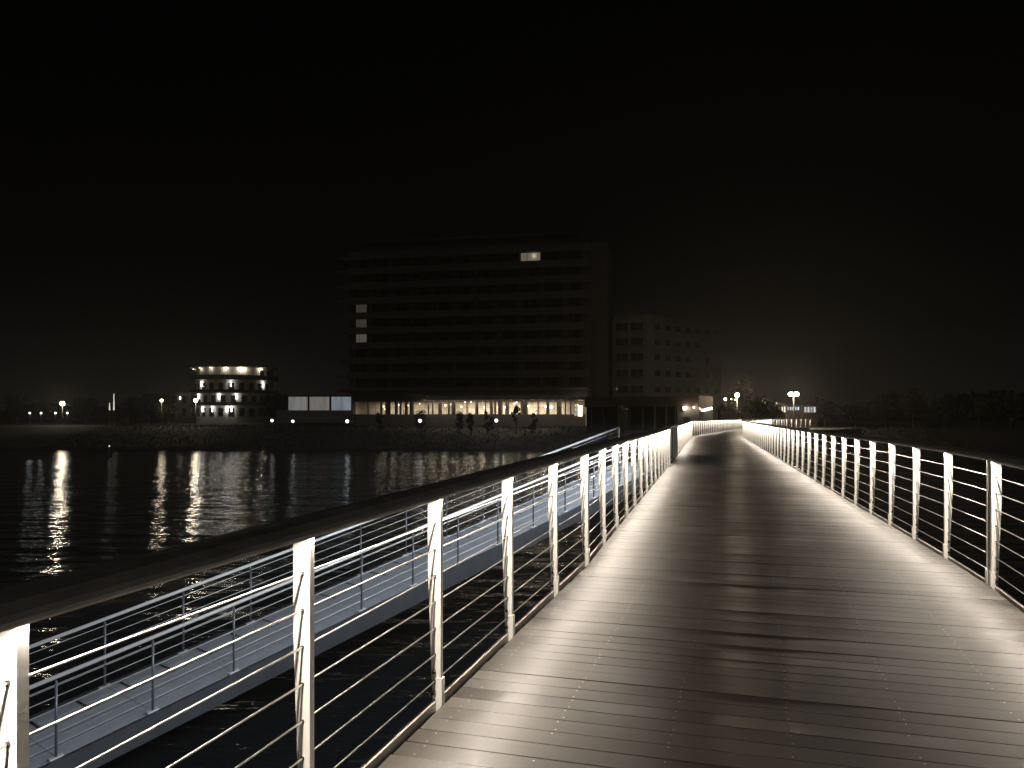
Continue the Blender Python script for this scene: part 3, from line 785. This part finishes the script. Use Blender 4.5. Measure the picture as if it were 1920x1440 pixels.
# building lamps: bright square wall lamp, small ones, long canopy tube
M['lamp'] = emat('bright_lamp', (1, .88, .68), 40); M['lamps'] = emat('small_lamp', (1, .86, .66), 14)
def walllamp(px, py, d, w_, h_, label, s=14, W=30, col=(1, .86, .66), tilt=0, name='wall_lamp', pole=False):
    p = P(px, py, d); sp = d/1450
    e_ = empty(name, p, label, 'lamp')
    MB().box(-w_*sp/2-.04, w_*sp/2+.04, .05, .14, -h_*sp/2-.04, h_*sp/2+.04).build('housing', M['frame'], e_)
    MB().box(-w_*sp/2, w_*sp/2, -.05, .048, -h_*sp/2, h_*sp/2).build('diffuser', emat('lamp_diffuser', col, s), e_)
    e_.rotation_euler = (0, tilt, 0)
    if pole:
        g_ = gz(p.x, p.y)-p.z
        MB().tube([(math.sin(-tilt)*g_, .1, g_*math.cos(tilt)-.1), (0, .1, -h_*sp/2-.045)], .05, 8).build('post', M['pole'], e_)
    if W: point(p+Vector((0, -.5, 0)), W, col, .1)
    return e_
walllamp(1284, 765, 113.0, 6.5, 7.5, 'bright square lamp on the pale end wall of the low building', 5, 45)
walllamp(1301, 764, 112.2, 3.5, 4, 'small lamp just right of the bright square wall lamp', 3, 20)
walllamp(1312, 766, 108.5, 2, 4, 'narrow upright lamp left of the slanted tube light', 2, 0, pole=True)
walllamp(1317, 769, 108.5, 5, 4, 'small round lamp below the slanted tube light', 4, 8, pole=True)
walllamp(1328, 767, 108.5, 15, 4.5, 'long slanted tube light right of the low building', 6, 30, tilt=math.radians(-14), name='tube_light', pole=True)

# ------------------------------------------------------------------ street lamps
def street_lamp(px, py, d, label, r=.28, s=60, W=500, arms=0, col=(1, .84, .6), pole=True, group='street lamps on the shore', ground=None):
    p = P(px, py, d); g_ = gz(p.x, p.y) if ground is None else ground
    e_ = empty('street_lamp', (p.x, p.y, g_), label, 'street lamp', group=group)
    h = p.z-g_
    MB().tube([(0, 0, -.2), (0, 0, h*.5), (0, 0, h-.1)], .09, 8, r2=.05).build('pole', M['pole'], e_, True)
    MB().lathe([(.16, -.2), (.16, .25), (.1, .3)], (0, 0, 0), 10).build('base', M['pole'], e_)
    hs = [(-.45, 0), (.45, 0)] if arms == 2 else [(0, 0)]
    for x, y in hs:
        if arms == 2: MB().tube([(0, 0, h-.5), (x*.6, 0, h-.15), (x, 0, h+.1)], .035, 6).build('arm', M['pole'], e_, True)
        MB().lathe([(r*1.1, r*.72), (r*1.1, r*.85), (r*.3, r*1.1)], (x, y, h), 12).build('cap', M['pole'], e_)
        MB().ball((x, y, h), r*.85, 12).build('lamp_globe', emat('street_lamp_globe', col, s), e_, True)
    point(p+Vector((0, -r*1.6, 0)), W, col, r)
    return e_
street_lamp(117, 756.5, 150, 'bright street lamp alone near the left edge', .5, 14, 1000)
street_lamp(303, 751, 142, 'street lamp left of the round hotel', .33, 9, 220)
street_lamp(367, 751, 144, 'bright street lamp in front of the round hotel', .42, 12, 650)
street_lamp(1382, 741, 125, 'bright street lamp above the hedge, right of the slanted tube light', .42, 40, 2800)
street_lamp(1360, 748.5, 150, 'small street lamp left of the bright hedge lamp', .33, 10, 60)
street_lamp(1371, 748.5, 155, 'faint small street lamp below the bright hedge lamp', .2, 8, 40)
street_lamp(1379, 749.5, 160, 'small street lamp just under the bright hedge lamp', .28, 10, 60)
street_lamp(1488, 739, 110, 'twin headed street lamp over the lit kiosks', .35, 40, 2200, arms=2)
# four small low white lamps at far left
for i, (px, lab) in enumerate(((56, 'leftmost of four small white lamps in a row near left edge'), (77, 'second of four small white lamps near the left edge'), (104, 'third of four small white lamps near the left edge'), (126, 'rightmost of four small white lamps near left edge'))):
    street_lamp(px, 774.5, 170, lab, .2, 9, 20, col=(.9, .97, 1), group='small white lamps at far left')
# bollard floodlights on the bank
def bollard(px, py, label, r, W):
    W *= .05; d = 128; p = P(px, py, d); g_ = gz(p.x, p.y)
    e_ = empty('floodlight', (p.x, p.y, g_), label, 'lamp', group='white ball lights along the bank')
    h = p.z-g_
    MB().tube([(0, 0, -.3), (0, 0, max(.3, h-.1))], .05, 8).build('post', M['pole'], e_)
    MB().ball((0, 0, h), r, 12).build('lamp_globe', emat('white_globe', (.95, .98, 1), 3), e_, True)
    point(p+Vector((0, -.5, .3)), W, (.93, .97, 1), .2)
bollard(651, 790, 'white ball light on the bank under the glowing panels', .29, 120)
bollard(787.5, 789, 'white ball light on the bank left of the restaurant middle', .29, 100)
bollard(930.5, 788.5, 'white ball light on the bank below the lit restaurant, rightmost', .29, 130)
bollard(549, 790, 'small white ball light below the left end of the pavilion', .24, 40)
bollard(510, 788.5, 'smallest white ball light right of the round hotel', .24, 40)
# tall narrow lit signs at left
for px, y0, y1, lab in ((205.5, 755, 769, 'short narrow lit column left of the taller one'), (213.5, 738, 769, 'tall narrow lit column standing alone on the left shore')):
    d = 165; a_ = P(px, y1, d); b__ = P(px, y0, d)
    e_ = empty('light_column', (a_.x, a_.y, gz(a_.x, a_.y)), lab, 'lamp')
    hh = gz(a_.x, a_.y)
    MB().tube([(0, 0, a_.z-hh), (0, 0, b__.z-hh)], .16, 8, r2=.07).build('light_tube', emat('column_light', (1, .9, .72), .8), e_)
    MB().tube([(0, 0, -.2), (0, 0, a_.z-hh-.002)], .12, 8).build('post', M['pole'], e_)
bp = P(205, 835, 105)
by = empty('buoy', (bp.x, bp.y, 0), 'small lit buoy on the dark water at left', 'buoy')
MB().lathe([(.1, -.3), (.4, -.1), (.4, .3), (.12, .5), (.1, 1.3)], n=12).build('float', M['frame'], by, True)
MB().ball((0, 0, 1.4), .09, 8).build('beacon', emat('beacon_light', (.9, .95, 1), 1.5), by)

# ------------------------------------------------------------------ kiosks at right under the twin lamp
def kiosk(px0, px1, yt, yb, d, label, col, s, segs):
    a_ = P(px0, yb, d); sp = d/1450; g_ = gz(a_.x, a_.y)
    e_ = empty('kiosk', (a_.x, a_.y, g_), label, 'kiosk'); W_ = (px1-px0)*sp; zt2 = EYE-(yt-777)*sp-g_; zb3 = EYE-(yb-777)*sp-g_
    MB().box(-.3, W_+.3, .3, 3, -.3, zt2+.4).build('wall', M['brown'], e_)
    MB().box(-.5, W_+.5, -.5, 3.2, zt2+.401, zt2+.6).build('roof', M['roof'], e_)
    for i in range(segs):
        x0 = W_*i/segs+.08; x1 = W_*(i+1)/segs-.08
        MB().box(x0, x1, .2, .299, zb3, zt2).build('window', emat('lit_kiosk_window', col, s*random.uniform(.4, 1.3)), e_)
        MB().box(x0-.06, x0, .15, .299, zb3-.05, zt2+.05).build('window_frame', M['frame'], e_)
    MB().box(0, W_, -.15, .199, zb3-.22, zb3-.06).build('counter', M['wood'], e_)
    return e_
kiosk(1461, 1474, 763, 775, 118, 'kiosk with warm bright windows behind the twin lamp, left one', (1, .86, .64), 1.6, 3)
kiosk(1476, 1500, 763, 769, 122, 'kiosk with a row of bluish lit windows, middle one', (.72, .85, 1), .9, 5)
kiosk(1508, 1531, 763, 773, 126, 'kiosk with pale lit windows, rightmost one', (.85, .93, 1), .8, 4)
kiosk(1441, 1452, 766, 775, 130, 'small dim lit stall left of the kiosks', (1, .85, .62), .8, 3)
for px, lab in ((1471, 'pale bench under the lit kiosks, left one'), (1497, 'pale bench under the lit kiosks, right one'), (1557, 'pale bench farther right in the dark'), (1622, 'faint pale bench farthest right')):
    p = P(px, 789, 100); p.z = gz(p.x, p.y)
    e_ = empty('bench', p, lab, 'bench', group='pale benches on the promenade')
    MB().box(-.75, .75, -.2, .25, .36, .43).build('seat', M['wall'], e_); MB().box(-.75, .75, .26, .31, .44, .85).build('backrest', M['wall'], e_)
    for x in (-.6, .6): MB().box(x-.05, x+.05, -.18, .24, -.1, .355).build('leg', M['pole'], e_)
hp = P(1347, 792, 116)
hd = empty('hedge', (hp.x, hp.y, gz(hp.x, hp.y)), 'long dark hedge right of the tube light, behind the far railing', 'hedge')
hm = MB()
for k in range(3500):
    x = random.uniform(0, 4.4*2); h = 3.0+.5*math.sin(x*1.7)+.3*math.sin(x*4)
    q = Vector((x, random.uniform(-.7, .7), random.uniform(0, h)))
    a = Vector((random.gauss(0, 1), random.gauss(0, 1), random.gauss(0, 1))).normalized()*.2; b_ = a.cross(Vector((random.gauss(0, 1), random.gauss(0, 1), random.gauss(0, 1)))).normalized()*.12
    hm.add([q-a, q+b_, q+a, q-b_], [(0, 1, 2, 3)])
hm.build('foliage', M['leafb'], hd)
MB().box(.1, 8.7, -.5, .5, -.2, 2.6).build('core', M['bark'], hd)

# ------------------------------------------------------------------ trees
TS = [(1425, 110, 5.2, 2.4, 'dark rounded tree between the two bright lamps'), (1452, 108, 3.6, 1.4, 'small dark tree just left of the lit kiosks'),
      (1398, 140, 9, 3.2, 'tall dark tree behind the hedge lamp'), (1545, 135, 8, 3.5, 'dark tree right of the lit kiosks'), (1600, 128, 7, 3.4, 'dark tree on the right shore, second from the kiosks'),
      (1660, 125, 9.5, 3.6, 'tall faint tree on the right shore'), (1712, 122, 10.5, 3.4, 'tallest faint tree on the right shore'), (1770, 120, 8.5, 3.6, 'broad dim tree on the right shore'),
      (1835, 118, 7.5, 3.4, 'dim tree near the right edge'), (1895, 116, 9, 3.6, 'dim tree cut by the right edge'),
      (315, 146, 4.2, 2.6, 'dark tree in front of the hotel wing'), (283, 150, 5, 2.4, 'dark tree left of the hotel wing'), (505, 150, 6, 2.2, 'bare dark tree beside the round hotel'),
      (238, 155, 5.5, 2.2, 'dark tree right of the lit columns'), (160, 160, 5.5, 2.6, 'dark tree right of the bright lamp at far left'), (30, 160, 6, 3, 'dark tree at the left edge')]
for px, d, h, r, lab in TS:
    p = P(px, 790, d); p.z = gz(p.x, p.y)-.1
    if px > 1540: h *= .62; r *= .8
    tree(p, h, r, lab, leaf=random.choice(('leaf', 'leafb')), nleaf=1100, ls=.3, group='dark trees on the shore')
mb = MB()
for k in range(9000):
    x = random.uniform(-260, 330); y = random.uniform(230, 262)
    h = 5+2*math.sin(x*.05)+2*math.sin(x*.17+1); q = Vector((x, y, 3.5+random.random()*h))
    a = Vector((random.gauss(0, 1), random.gauss(0, .3), random.gauss(0, 1))).normalized()*1.5; b_ = a.cross(Vector((random.gauss(0, .3), 1, random.gauss(0, .3)))).normalized()*1.1
    mb.add([q-a, q+b_, q+a, q-b_], [(0, 1, 2, 3)])
tag(mb.build('distant_woods', M['leaf']), 'dark woodland far behind the buildings', 'woods', kind='stuff')

# ------------------------------------------------------------------ haze volume, added for the glow round the lamps
hz = MB().box(-420, 420, -40, 420, -3, 48).build('added_haze', None)
tag(hz, kind='stuff'); hm_ = bpy.data.materials.new('added_haze_volume'); hm_.use_nodes = True; n = hm_.node_tree.nodes; n.clear()
o_ = n.new('ShaderNodeOutputMaterial'); v_ = n.new('ShaderNodeVolumePrincipled'); v_.inputs['Density'].default_value = .0009
v_.inputs['Color'].default_value = (.9, .87, .83, 1); v_.inputs['Anisotropy'].default_value = .5
hm_.node_tree.links.new(v_.outputs[0], o_.inputs['Volume']); hz.data.materials.append(hm_)
